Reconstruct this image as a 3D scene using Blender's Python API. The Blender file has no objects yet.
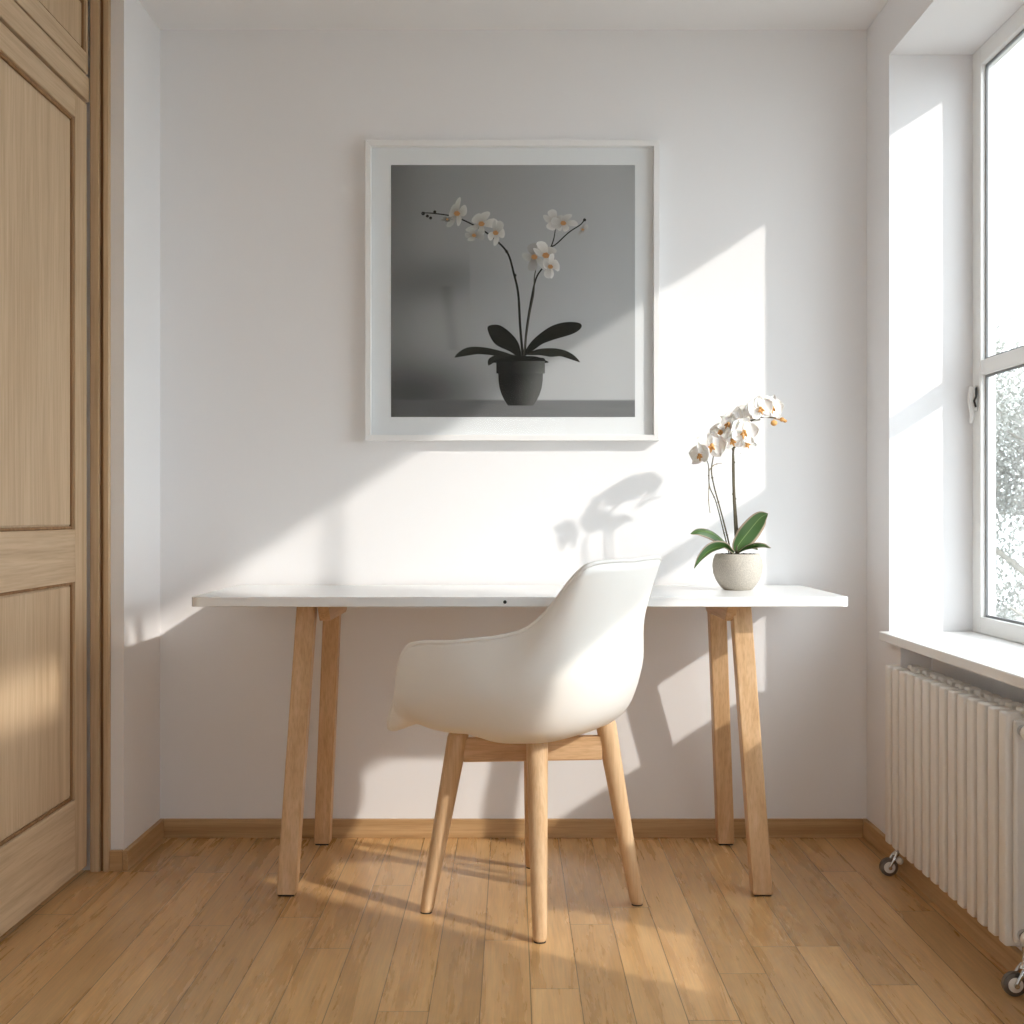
import bpy, bmesh, math, random
from mathutils import Vector, Matrix
from mathutils.noise import noise as pnoise
random.seed(7)
S = bpy.context.scene
COL = S.collection

# ------------------------------------------------------------------ camera
F = 1288.0                      # focal length in pixels of the 1024 frame
EYE = 0.95
cam_d = bpy.data.cameras.new('camera')
cam_d.sensor_width = 36.0
cam_d.lens = F / 1024 * 36.0
cam_d.shift_y = 3.0 / 1024
cam_d.clip_start = 0.02
cam = bpy.data.objects.new('camera', cam_d)
cam.location = (0, 0, EYE)
cam.rotation_euler = (math.pi / 2, 0, 0)
COL.objects.link(cam)
S.camera = cam

# ------------------------------------------------------------------ world, sun, exposure
W = bpy.data.worlds.new('world'); S.world = W; W.use_nodes = True
wn = W.node_tree.nodes; wl = W.node_tree.links
bg = wn['Background']
bg.inputs[0].default_value = (0.855, 0.935, 1.0, 1)
bg.inputs[1].default_value = 5.5

SUN_DIR = Vector((-1.0, 0.75, -0.65)).normalized()
sd = bpy.data.lights.new('sun', 'SUN')
sd.energy = 3.25
sd.angle = math.radians(1.3)
sd.color = (1.0, 0.94, 0.885)
so = bpy.data.objects.new('sun', sd)
so.rotation_euler = SUN_DIR.to_track_quat('-Z', 'Y').to_euler()
so.location = (6, -3, 5)
COL.objects.link(so)

vs = S.view_settings
vs.view_transform = 'Standard'
vs.look = 'None'
vs.exposure = -0.19
vs.gamma = 1.0
vs.use_curve_mapping = False
try:
    S.cycles.max_bounces = 10
    S.cycles.diffuse_bounces = 7
    S.cycles.transparent_max_bounces = 12
except Exception:
    pass


# ------------------------------------------------------------------ helpers
def P(px, py, y):
    """the point of the photograph at distance y"""
    return Vector(((px - 512) / F * y, y, EYE - (py - 515) / F * y))


def srgb(r, g, b):
    def f(c):
        c /= 255.0
        return c / 12.92 if c <= 0.04045 else ((c + 0.055) / 1.055) ** 2.4
    return (f(r), f(g), f(b), 1)


def tag(o, label=None, cat=None, group=None, kind=None):
    if label: o['label'] = label
    if cat: o['category'] = cat
    if group: o['group'] = group
    if kind: o['kind'] = kind
    return o


BASE = {}


def thing(name, loc, label, cat, group=None):
    o = bpy.data.objects.new(name, None)
    o.empty_display_size = 0.1
    o.location = loc
    COL.objects.link(o)
    BASE[o] = Vector(loc)
    return tag(o, label, cat, group)


def obj(name, bm, mat, parent=None, smooth=False, auto=None, loc=None):
    """bm holds world coordinates; the mesh is stored relative to its thing's base"""
    if parent is not None:
        off = BASE[parent]
    else:
        off = Vector(loc) if loc is not None else Vector((0, 0, 0))
    bmesh.ops.translate(bm, verts=bm.verts, vec=-off)
    bmesh.ops.recalc_face_normals(bm, faces=bm.faces) if smooth != 'keep' else None
    me = bpy.data.meshes.new(name)
    bm.to_mesh(me); bm.free()
    mats = mat if isinstance(mat, (list, tuple)) else [mat]
    for m in mats: me.materials.append(m)
    if smooth:
        me.polygons.foreach_set('use_smooth', [True] * len(me.polygons))
    o = bpy.data.objects.new(name, me)
    COL.objects.link(o)
    if parent is not None:
        o.parent = parent
        BASE[o] = off
    else:
        o.location = off
        BASE[o] = off
    if auto:
        md = o.modifiers.new('edge_split', 'EDGE_SPLIT')
        md.split_angle = math.radians(auto)
    return o


def struct(name, bm, mat, **k):
    return tag(obj(name, bm, mat, **k), kind='structure')


def box(bm, x0, x1, y0, y1, z0, z1, bev=0.0, seg=2, mi=0):
    t = bmesh.new()
    bmesh.ops.create_cube(t, size=1.0)
    for v in t.verts:
        v.co = Vector(((x0 + x1) / 2 + v.co.x * (x1 - x0), (y0 + y1) / 2 + v.co.y * (y1 - y0), (z0 + z1) / 2 + v.co.z * (z1 - z0)))
    if bev > 0:
        bmesh.ops.bevel(t, geom=list(t.edges), offset=bev, segments=seg, profile=0.5, affect='EDGES')
    merge(bm, t, mi)


def merge(bm, t, mi=0, mat=None):
    if mat is not None:
        bmesh.ops.transform(t, matrix=mat, verts=t.verts)
    mp = {}
    for v in t.verts: mp[v] = bm.verts.new(v.co)
    for f in t.faces:
        try:
            nf = bm.faces.new([mp[v] for v in f.verts]); nf.material_index = mi; nf.smooth = f.smooth
        except ValueError:
            pass
    t.free()


def hexa(bm, bot, top, bev=0.0, seg=2):
    """8-corner beam: four bottom points, four top points"""
    t = bmesh.new()
    b = [t.verts.new(p) for p in bot]; u = [t.verts.new(p) for p in top]
    t.faces.new(b[::-1]); t.faces.new(u)
    for i in range(4):
        j = (i + 1) % 4
        t.faces.new((b[i], b[j], u[j], u[i]))
    if bev > 0:
        bmesh.ops.bevel(t, geom=list(t.edges), offset=bev, segments=seg, profile=0.5, affect='EDGES')
    merge(bm, t)


def frames(pts):
    n = len(pts); out = []
    up = None
    for i in range(n):
        a = pts[max(0, i - 1)]; b = pts[min(n - 1, i + 1)]
        d = (b - a)
        d = d.normalized() if d.length > 1e-9 else Vector((0, 0, 1))
        if up is None:
            up = Vector((0, 0, 1)) if abs(d.z) < 0.9 else Vector((1, 0, 0))
        s = d.cross(up).normalized(); up = s.cross(d).normalized()
        out.append((d, s, up))
    return out


def tube(bm, pts, rad, n=12, caps=True):
    pts = [Vector(p) for p in pts]
    if not isinstance(rad, (list, tuple)): rad = [rad] * len(pts)
    fr = frames(pts); rings = []
    for p, r, (d, s, u) in zip(pts, rad, fr):
        rings.append([bm.verts.new(p + (s * math.cos(2 * math.pi * k / n) + u * math.sin(2 * math.pi * k / n)) * r) for k in range(n)])
    for i in range(len(rings) - 1):
        for k in range(n):
            bm.faces.new((rings[i][k], rings[i][(k + 1) % n], rings[i + 1][(k + 1) % n], rings[i + 1][k]))
    if caps:
        bm.faces.new(rings[0][::-1]); bm.faces.new(rings[-1])


def catmull(pts, per=8):
    pts = [Vector(p) for p in pts]
    out = []
    n = len(pts)
    for i in range(n - 1):
        p0 = pts[i - 1] if i > 0 else pts[0] * 2 - pts[1]
        p1, p2 = pts[i], pts[i + 1]
        p3 = pts[i + 2] if i + 2 < n else pts[-1] * 2 - pts[-2]
        for k in range(per):
            t = k / per
            out.append(0.5 * ((2 * p1) + (p2 - p0) * t + (2 * p0 - 5 * p1 + 4 * p2 - p3) * t * t + (3 * p1 - p0 - 3 * p2 + p3) * t ** 3))
    out.append(pts[-1])
    return out


def lathe(bm, prof, c, n=48, axis='z'):
    rings = []
    for r, h in prof:
        ring = []
        for k in range(n):
            a = 2 * math.pi * k / n
            if axis == 'z': co = Vector((c[0] + r * math.cos(a), c[1] + r * math.sin(a), c[2] + h))
            elif axis == 'y': co = Vector((c[0] + r * math.cos(a), c[1] + h, c[2] + r * math.sin(a)))
            else: co = Vector((c[0] + h, c[1] + r * math.cos(a), c[2] + r * math.sin(a)))
            ring.append(bm.verts.new(co))
        rings.append(ring)
    for i in range(len(rings) - 1):
        for k in range(n):
            bm.faces.new((rings[i][k], rings[i][(k + 1) % n], rings[i + 1][(k + 1) % n], rings[i + 1][k]))
    bm.faces.new(rings[0][::-1]); bm.faces.new(rings[-1])


# ------------------------------------------------------------------ materials
def mat_new(name):
    m = bpy.data.materials.new(name); m.use_nodes = True
    nt = m.node_tree
    b = nt.nodes['Principled BSDF']
    return m, nt, b


def plain(name, col, rough=0.5, metal=0.0, bump=0.0, bscale=200, spec=0.5, vary=0.0, coat=0.0):
    m, nt, b = mat_new(name)
    b.inputs['Base Color'].default_value = col
    b.inputs['Roughness'].default_value = rough
    b.inputs['Metallic'].default_value = metal
    b.inputs['Specular IOR Level'].default_value = spec
    b.inputs['Coat Weight'].default_value = coat
    if bump or vary:
        tc = nt.nodes.new('ShaderNodeTexCoord')
        nz = nt.nodes.new('ShaderNodeTexNoise'); nz.inputs['Scale'].default_value = bscale; nz.inputs['Detail'].default_value = 5
        nt.links.new(tc.outputs['Object'], nz.inputs['Vector'])
        if bump:
            bp = nt.nodes.new('ShaderNodeBump'); bp.inputs['Strength'].default_value = bump; bp.inputs['Distance'].default_value = 0.002
            nt.links.new(nz.outputs['Fac'], bp.inputs['Height']); nt.links.new(bp.outputs[0], b.inputs['Normal'])
        if vary:
            rp = nt.nodes.new('ShaderNodeValToRGB')
            rp.color_ramp.elements[0].position = 0.3; rp.color_ramp.elements[1].position = 0.7
            rp.color_ramp.elements[0].color = [c * (1 - vary) for c in col[:3]] + [1]
            rp.color_ramp.elements[1].color = [min(1, c * (1 + vary)) for c in col[:3]] + [1]
            nt.links.new(nz.outputs['Fac'], rp.inputs[0]); nt.links.new(rp.outputs[0], b.inputs['Base Color'])
    return m


def wood(name, dark, mid, light, axis='z', rough=0.45, scale=1.0, knots=True):
    m, nt, b = mat_new(name)
    N = nt.nodes.new; L = nt.links.new
    tc = N('ShaderNodeTexCoord')
    mp = N('ShaderNodeMapping')
    st = {'x': (1.4, 48, 48), 'y': (48, 1.4, 48), 'z': (48, 48, 1.4)}[axis]
    mp.inputs['Scale'].default_value = [s * scale for s in st]
    L(tc.outputs['Object'], mp.inputs['Vector'])
    n1 = N('ShaderNodeTexNoise'); n1.inputs['Scale'].default_value = 1.0; n1.inputs['Detail'].default_value = 6; n1.inputs['Distortion'].default_value = 0.5
    L(mp.outputs[0], n1.inputs['Vector'])
    mp2 = N('ShaderNodeMapping')
    st2 = {'x': (9, 260, 260), 'y': (260, 9, 260), 'z': (260, 260, 9)}[axis]
    mp2.inputs['Scale'].default_value = [s * scale for s in st2]
    L(tc.outputs['Object'], mp2.inputs['Vector'])
    n2 = N('ShaderNodeTexNoise'); n2.inputs['Scale'].default_value = 1.0; n2.inputs['Detail'].default_value = 3
    L(mp2.outputs[0], n2.inputs['Vector'])
    rp = N('ShaderNodeValToRGB')
    e = rp.color_ramp.elements
    e[0].position = 0.28; e[0].color = dark
    e[1].position = 0.72; e[1].color = light
    e2 = e.new(0.5); e2.color = mid
    L(n1.outputs['Fac'], rp.inputs[0])
    mx = N('ShaderNodeMix'); mx.data_type = 'RGBA'; mx.blend_type = 'MULTIPLY'
    rr = N('ShaderNodeValToRGB'); rr.color_ramp.elements[0].position = 0.36; rr.color_ramp.elements[0].color = (0.78, 0.72, 0.66, 1)
    rr.color_ramp.elements[1].position = 0.56; rr.color_ramp.elements[1].color = (1, 1, 1, 1)
    L(n2.outputs['Fac'], rr.inputs[0])
    mx.inputs['Factor'].default_value = 0.5
    L(rp.outputs[0], mx.inputs[6]); L(rr.outputs[0], mx.inputs[7])
    L(mx.outputs[2], b.inputs['Base Color'])
    b.inputs['Roughness'].default_value = rough
    b.inputs['Specular IOR Level'].default_value = 0.35
    bp = N('ShaderNodeBump'); bp.inputs['Strength'].default_value = 0.12; bp.inputs['Distance'].default_value = 0.001
    L(n2.outputs['Fac'], bp.inputs['Height']); L(bp.outputs[0], b.inputs['Normal'])
    return m


def floor_mat():
    m, nt, b = mat_new('oak_planks')
    N = nt.nodes.new; L = nt.links.new

    def M(op, a, bb=None, c=None):
        n = N('ShaderNodeMath'); n.operation = op
        for i, v in enumerate((a, bb, c)):
            if v is None: continue
            if isinstance(v, (int, float)): n.inputs[i].default_value = v
            else: L(v, n.inputs[i])
        return n.outputs[0]
    g = N('ShaderNodeNewGeometry'); sp = N('ShaderNodeSeparateXYZ'); L(g.outputs['Position'], sp.inputs[0])
    X = M('DIVIDE', M('SUBTRACT', sp.outputs[0], 0.037), 0.098)
    row = M('FLOOR', X); fx = M('FRACT', X)
    w1 = N('ShaderNodeTexWhiteNoise'); w1.noise_dimensions = '1D'; L(row, w1.inputs['W'])
    Y = M('ADD', M('DIVIDE', sp.outputs[1], 1.35), M('MULTIPLY', w1.outputs['Value'], 5.3))
    colm = M('FLOOR', Y); fy = M('FRACT', Y)
    cb = N('ShaderNodeCombineXYZ'); L(row, cb.inputs[0]); L(colm, cb.inputs[1])
    w2 = N('ShaderNodeTexWhiteNoise'); w2.noise_dimensions = '3D'; L(cb.outputs[0], w2.inputs['Vector'])
    # grain, displaced per board
    off = N('ShaderNodeVectorMath'); off.operation = 'MULTIPLY_ADD'
    L(w2.outputs['Color'], off.inputs[0]); off.inputs[1].default_value = (7, 9, 5); L(g.outputs['Position'], off.inputs[2])
    mp = N('ShaderNodeMapping'); mp.inputs['Scale'].default_value = (24, 1.7, 1); L(off.outputs[0], mp.inputs['Vector'])
    n1 = N('ShaderNodeTexNoise'); n1.inputs['Scale'].default_value = 1; n1.inputs['Detail'].default_value = 9; n1.inputs['Roughness'].default_value = 0.62; n1.inputs['Distortion'].default_value = 0.35
    L(mp.outputs[0], n1.inputs['Vector'])
    mp2 = N('ShaderNodeMapping'); mp2.inputs['Scale'].default_value = (240, 9, 1); L(off.outputs[0], mp2.inputs['Vector'])
    n2 = N('ShaderNodeTexNoise'); n2.inputs['Scale'].default_value = 1; n2.inputs['Detail'].default_value = 3
    L(mp2.outputs[0], n2.inputs['Vector'])
    rp = N('ShaderNodeValToRGB'); e = rp.color_ramp.elements
    e[0].position = 0.18; e[0].color = srgb(182, 139, 90)
    e[1].position = 0.82; e[1].color = srgb(222, 185, 134)
    k = e.new(0.5); k.color = srgb(202, 161, 110)
    L(n1.outputs['Fac'], rp.inputs[0])
    # tone of the board
    tone = M('ADD', M('MULTIPLY', w2.outputs['Value'], 0.26), 0.90)
    fine = M('ADD', M('MULTIPLY', n2.outputs['Fac'], 0.55), 0.72)
    gx = M('LESS_THAN', M('MINIMUM', fx, M('SUBTRACT', 1.0, fx)), 0.010)
    gy = M('LESS_THAN', M('MINIMUM', fy, M('SUBTRACT', 1.0, fy)), 0.0008)
    gap = M('MAXIMUM', gx, gy)
    dark = M('SUBTRACT', 1.0, M('MULTIPLY', gap, 0.72))
    tot = M('MULTIPLY', M('MULTIPLY', tone, fine), dark)
    mx = N('ShaderNodeVectorMath'); mx.operation = 'SCALE'
    L(rp.outputs[0], mx.inputs[0]); L(tot, mx.inputs['Scale'])
    L(mx.outputs[0], b.inputs['Base Color'])
    b.inputs['Roughness'].default_value = 0.36
    b.inputs['Specular IOR Level'].default_value = 0.45
    rg = M('ADD', M('MULTIPLY', n1.outputs['Fac'], 0.16), 0.20)
    L(rg, b.inputs['Roughness'])
    bp = N('ShaderNodeBump'); bp.inputs['Strength'].default_value = 0.25; bp.inputs['Distance'].default_value = 0.0012
    L(M('SUBTRACT', M('MULTIPLY', n2.outputs['Fac'], 0.25), gap), bp.inputs['Height']); L(bp.outputs[0], b.inputs['Normal'])
    return m


def glass_mat(name, k=1.0):
    m = bpy.data.materials.new(name); m.use_nodes = True
    nt = m.node_tree; nt.nodes.clear()
    o = nt.nodes.new('ShaderNodeOutputMaterial'); mx = nt.nodes.new('ShaderNodeMixShader')
    t = nt.nodes.new('ShaderNodeBsdfTransparent'); g = nt.nodes.new('ShaderNodeBsdfGlossy'); fr = nt.nodes.new('ShaderNodeMath')
    # Schlick's reflectance from the angle to the surface, the same on both faces of the sheet
    ge = nt.nodes.new('ShaderNodeNewGeometry'); dt = nt.nodes.new('ShaderNodeVectorMath'); dt.operation = 'DOT_PRODUCT'
    nt.links.new(ge.outputs['Incoming'], dt.inputs[0]); nt.links.new(ge.outputs['Normal'], dt.inputs[1])
    ab = nt.nodes.new('ShaderNodeMath'); ab.operation = 'ABSOLUTE'; nt.links.new(dt.outputs['Value'], ab.inputs[0])
    om = nt.nodes.new('ShaderNodeMath'); om.operation = 'SUBTRACT'; om.inputs[0].default_value = 1.0; nt.links.new(ab.outputs[0], om.inputs[1])
    pw = nt.nodes.new('ShaderNodeMath'); pw.operation = 'POWER'; pw.inputs[1].default_value = 5.0; nt.links.new(om.outputs[0], pw.inputs[0])
    fr.operation = 'MULTIPLY_ADD'; fr.inputs[1].default_value = 0.96; fr.inputs[2].default_value = 0.04; nt.links.new(pw.outputs[0], fr.inputs[0])
    t.inputs[0].default_value = (0.985, 0.99, 0.985, 1)
    g.inputs['Roughness'].default_value = 0.02
    mu = nt.nodes.new('ShaderNodeMath'); mu.operation = 'MULTIPLY'; mu.inputs[1].default_value = k
    nt.links.new(fr.outputs[0], mu.inputs[0])
    nt.links.new(mu.outputs[0], mx.inputs[0]); nt.links.new(t.outputs[0], mx.inputs[1]); nt.links.new(g.outputs[0], mx.inputs[2])
    nt.links.new(mx.outputs[0], o.inputs[0])
    return m


def vcol_mat(name, rough=0.5):
    m, nt, b = mat_new(name)
    a = nt.nodes.new('ShaderNodeVertexColor'); a.layer_name = 'ink'
    nt.links.new(a.outputs[0], b.inputs['Base Color'])
    b.inputs['Roughness'].default_value = rough
    b.inputs['Specular IOR Level'].default_value = 0.2
    return m


WALL = plain('wall_paint', srgb(240, 239, 239), 0.85, bump=0.08, bscale=260, spec=0.2)
REVEAL = plain('reveal_paint', srgb(238, 237, 238), 0.8, bump=0.05, bscale=260, spec=0.2)
CEIL = plain('ceiling_paint', srgb(238, 236, 235), 0.9, spec=0.2)
FLOOR = floor_mat()
OAK_SKIRT_X = wood('oak_skirting_x', srgb(172, 134, 90), srgb(191, 155, 110), srgb(204, 169, 126), 'x')
OAK_SKIRT_Y = wood('oak_skirting_y', srgb(172, 134, 90), srgb(191, 155, 110), srgb(204, 169, 126), 'y')
DOOR_Z = wood('oak_veneer_upright', srgb(194, 165, 130), srgb(207, 180, 146), srgb(216, 191, 158), 'z', 0.5, 0.75)
DOOR_Y = wood('oak_veneer_level', srgb(194, 165, 130), srgb(207, 180, 146), srgb(216, 191, 158), 'y', 0.5, 0.75)
GROOVE = wood('oak_groove', srgb(134, 98, 62), srgb(154, 116, 78), srgb(170, 132, 92), 'z', 0.6)
GROOVE_Y = wood('oak_groove_level', srgb(134, 98, 62), srgb(154, 116, 78), srgb(170, 132, 92), 'y', 0.6)
DESK_WOOD = wood('oak_trestle', srgb(200, 160, 116), srgb(213, 175, 132), srgb(222, 188, 148), 'z', 0.4)
DESK_WOOD_Y = wood('oak_trestle_beam', srgb(200, 160, 116), srgb(213, 175, 132), srgb(222, 188, 148), 'y', 0.4)
CHAIR_WOOD = wood('beech_leg', srgb(206, 168, 126), srgb(218, 184, 144), srgb(228, 198, 160), 'z', 0.38)
CHAIR_WOOD_X = wood('beech_rail', srgb(200, 160, 116), srgb(214, 176, 134), srgb(224, 190, 150), 'x', 0.4)
LAMINATE = plain('white_laminate', srgb(240, 240, 239), 0.22, spec=0.5)
SHELL = plain('white_plastic', srgb(238, 235, 229), 0.38, spec=0.5)
LACQ = plain('white_lacquer', srgb(240, 239, 237), 0.35)
WINP = plain('window_lacquer', srgb(236, 236, 234), 0.35)
SILLM = plain('sill_lacquer', srgb(240, 239, 237), 0.3)
RUBBER = plain('black_rubber', srgb(28, 26, 25), 0.7)
SEAL = plain('grey_gasket', srgb(128, 130, 132), 0.6)
CHROME = plain('chrome', srgb(205, 205, 205), 0.18, metal=1.0)
STEELD = plain('dark_steel', srgb(60, 58, 56), 0.4, metal=0.8)
RADP = plain('radiator_enamel', srgb(232, 226, 218), 0.35)
WHEELM = plain('worn_metal', srgb(104, 96, 88), 0.4, metal=0.2, vary=0.15, bscale=120)
KNOB = plain('ivory_plastic', srgb(235, 230, 222), 0.4)
MATB = plain('mount_board', srgb(235, 236, 239), 0.9, spec=0.1)
INK = vcol_mat('printed_paper', 0.55)
POTM = plain('speckled_stoneware', srgb(184, 176, 164), 0.75, bump=0.3, bscale=420, vary=0.22)
SOIL = plain('bark_soil', srgb(48, 38, 30), 0.95, bump=0.6, bscale=150, vary=0.4)
STEMM = plain('flower_stem', srgb(84, 74, 52), 0.6, vary=0.3, bscale=60)
PETAL = plain('white_petal', srgb(246, 244, 240), 0.55, spec=0.3)
PETAL.node_tree.nodes['Principled BSDF'].inputs['Subsurface Weight'].default_value = 0.15
PETAL.node_tree.nodes['Principled BSDF'].inputs['Subsurface Radius'].default_value = (0.01, 0.008, 0.006)
LIP = plain('amber_lip', srgb(214, 160, 92), 0.55, vary=0.25, bscale=90)
ROOTM = plain('dry_root', srgb(150, 134, 108), 0.8, vary=0.2, bscale=80)
GLASS = glass_mat('window_glass')
PICGLASS = glass_mat('picture_glass', 0.06)


def leaf_mat():
    m, nt, b = mat_new('orchid_leaf')
    N = nt.nodes.new; L = nt.links.new
    uv = N('ShaderNodeUVMap'); uv.uv_map = 'UVMap'
    sp = N('ShaderNodeSeparateXYZ'); L(uv.outputs[0], sp.inputs[0])
    a = N('ShaderNodeMath'); a.operation = 'ABSOLUTE'; L(sp.outputs[0], a.inputs[0])
    rp = N('ShaderNodeValToRGB'); e = rp.color_ramp.elements
    e[0].position = 0.0; e[0].color = srgb(132, 152, 92)
    e[1].position = 1.0; e[1].color = srgb(176, 156, 134)
    for p_, c in ((0.06, srgb(66, 98, 40)), (0.76, srgb(54, 86, 34)), (0.88, srgb(168, 148, 124))):
        q = e.new(p_); q.color = c
    L(a.outputs[0], rp.inputs[0])
    L(rp.outputs[0], b.inputs['Base Color'])
    b.inputs['Roughness'].default_value = 0.42
    return m


LEAF = leaf_mat()

# ------------------------------------------------------------------ the room
ZC = 2.381           # ceiling
YB = 3.80            # back wall
XL, XR = -1.038, 1.047
XD = -1.125          # door face plane
YR = -2.2            # rear wall
HEAD = 2.227
YJ = 3.575           # far jamb of the window
YM = 2.42            # post between window and the added off-view window
YN = 1.84            # near jamb of the added off-view window
XW = 1.277          # inner face of the window frames
XO = 1.32            # outer face of the outside wall

bm = bmesh.new(); box(bm, -1.5, 1.5, YR - 0.2, YB + 0.2, -0.12, 0.0); struct('floor', bm, FLOOR)
bm = bmesh.new(); box(bm, -1.5, XO, YR - 0.2, YB + 0.2, ZC, ZC + 0.15); struct('ceiling', bm, CEIL)
bm = bmesh.new(); box(bm, -1.5, XO, YB, YB + 0.2, 0, ZC); struct('wall_back', bm, WALL)

# left wall: a projecting pier beside the built-in doors, plain wall nearer the camera
bm = bmesh.new()
box(bm, -1.5, XL, 3.446, YB, 0, ZC)
box(bm, -1.5, -1.165, YR, 3.446, 0, ZC)
box(bm, -1.165, -1.083, YR, 2.30, 0, ZC)
struct('wall_left', bm, WALL)

# right wall with the window opening, the niche for the radiator and the added off-view openings
bm = bmesh.new()
box(bm, XR, XO, YJ, YB, 0, ZC)
box(bm, XR, XO, YN, YJ, HEAD, ZC)
box(bm, XR, XO, 0.95, 1.60, 0, 1.88)
box(bm, XR, XO, 1.60, YN, 0, 2.03)  # stepped sill of the added high window, limits its sun
box(bm, XR, XO, 0.95, YN, HEAD, ZC)
box(bm, XR, XO, YR, 0.95, 0, ZC)
box(bm, 1.13, XO, YM, YJ, 0, 0.602)
box(bm, XR, 1.13, 3.47, YJ, 0, 0.602)
box(bm, XR, 1.13, YM, 2.46, 0, 0.602)
box(bm, XR, 1.13, 2.46, 3.47, 0, 0.088)
box(bm, XR, XO, YN, YM, 0, 0.42)  # low parapet under the added window, sets the sun's edge on the floor
struct('wall_right', bm, REVEAL)

bm = bmesh.new()  # rear wall with an added opening behind the camera for fill light
box(bm, -1.5, XO, YR - 0.2, YR, 0, 0.3)
box(bm, -1.5, XO, YR - 0.2, YR, 1.7, ZC)
box(bm, -1.5, -0.42, YR - 0.2, YR, 0.3, 1.7)
box(bm, 0.42, XO, YR - 0.2, YR, 0.3, 1.7)
struct('wall_rear', bm, WALL)

# skirting boards
SK = 0.055
bm = bmesh.new(); box(bm, XL + 0.0145, XR - 0.0145, YB - 0.014, YB, 0, SK, 0.002); struct('baseboard_back', bm, OAK_SKIRT_X)
bm = bmesh.new(); box(bm, XR - 0.014, XR, YN, YB, 0, SK, 0.002); struct('baseboard_right', bm, OAK_SKIRT_Y)
bm = bmesh.new(); box(bm, XL, XL + 0.014, 3.432, YB, 0, SK, 0.002); struct('baseboard_left', bm, OAK_SKIRT_Y)
bm = bmesh.new(); box(bm, -1.073, XL - 0.0005, 3.432, 3.446, 0, SK, 0.002); struct('baseboard_pier', bm, OAK_SKIRT_X)

# moulded casing between the doors and the pier
bm = bmesh.new()
box(bm, -1.1225, -1.097, 3.424, 3.446, 0, ZC, 0.002)
box(bm, -1.088, -1.073, 3.426, 3.446, 0, ZC, 0.002)
cs = struct('trim_1', bm, DOOR_Z)
bm = bmesh.new(); box(bm, -1.0975, -1.0875, 3.438, 3.446, 0, ZC)
obj('groove', bm, GROOVE, cs)


def panel_door(name, y0, y1, z0, z1, panels, stile):
    """frame-and-panel leaf seen on its face x = XD"""
    bm = bmesh.new()
    box(bm, XD - 0.04, XD - 0.014, y0, y1, z0, z1)
    box(bm, XD - 0.0139, XD, y1 - stile, y1, z0, z1, 0.0015)
    box(bm, XD - 0.0139, XD, y0, y0 + stile, z0, z1, 0.0015)
    root = struct(name, bm, DOOR_Z)
    zs = sorted(panels)
    edges = [z0] + [v for p in zs for v in p] + [z1]
    for i in range(0, len(edges), 2):
        if edges[i + 1] - edges[i] < 0.004: continue
        bm = bmesh.new()
        box(bm, XD - 0.0139, XD, y0 + stile + 0.0005, y1 - stile - 0.0005, edges[i], edges[i + 1], 0.0015)
        obj('rail', bm, DOOR_Y, root)
    for a, b_ in zs:
        bm = bmesh.new()
        w = 0.008
        ya, yb = y0 + stile, y1 - stile
        for q in ((ya, ya + w, a, b_), (yb - w, yb, a, b_)):
            box(bm, XD - 0.0139, XD - 0.006, q[0], q[1], q[2], q[3], 0.003)
        for q in ((ya + w, yb - w, a, a + w), (ya + w, yb - w, b_ - w, b_)):
            box(bm, XD - 0.0139, XD - 0.006, q[0], q[1], q[2], q[3], 0.003)
        obj('bead', bm, GROOVE, root)
        bm = bmesh.new()
        box(bm, XD - 0.0139, XD - 0.0095, ya + w + 0.004, yb - w - 0.004, a + w + 0.004, b_ - w - 0.004, 0.001)
        obj('panel', bm, DOOR_Z, root)
    return root


YD1, YD0 = 3.408, 2.33
panel_door('door_1', YD0, YD1, 0.022, 2.036, [(0.216, 0.778), (0.913, 1.975)], 0.089)
panel_door('door_2', YD0, 3.418, 2.118, ZC - 0.012, [(2.172, ZC - 0.07)], 0.012)
bm = bmesh.new(); box(bm, XD - 0.035, XD + 0.002, YD0, 3.4235, 2.046, 2.110, 0.002); struct('trim_2', bm, DOOR_Y)

# window: frames, transom, panes
root = None
bm = bmesh.new()
FW = 0.05


def bar(y0, y1, z0, z1, x0=XW, x1=XO, bev=0.003):
    box(bm, x0, x1, y0, y1, z0, z1, bev)


ZS, ZT0, ZT1, ZH = 0.627, 1.3317, 1.3726, HEAD
YG = 3.512            # far edge of the panes
bar(YG, YJ, ZS, ZH)
bar(YM, YM + 0.010, ZS, ZH, XO - 0.018, XO)
bar(YM + 0.012, YG, ZS, ZS + 0.045)
bar(YM + 0.012, YG, ZH - 0.050, ZH)
bar(YM + 0.012, YG, ZT0, ZT1, XW + 0.001)
win = struct('window_1', bm, WINP)
for (a, b_) in ((ZS + 0.045, ZT0), (ZT1, ZH - 0.050)):
    bm = bmesh.new(); g = 0.006
    y0, y1 = YM + 0.012, YG
    for q in ((y1 - g, y1, a, b_), (y0, y0 + g, a, b_), (y0 + g, y1 - g, a, a + g), (y0 + g, y1 - g, b_ - g, b_)):
        box(bm, XW + 0.014, XW + 0.020, *q)
    obj('gasket', bm, SEAL, win)
    bm = bmesh.new(); box(bm, XW + 0.015, XW + 0.019, y0 + g, y1 - g, a + g, b_ - g); obj('pane', bm, GLASS, win)
bm = bmesh.new(); box(bm, 1.018, XW, YM - 0.02, YJ, 0.602, 0.627, 0.003); box(bm, XW, XO + 0.03, YM, YJ, 0.602, 0.6265)
obj('window_sill', bm, SILLM, win)
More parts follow.
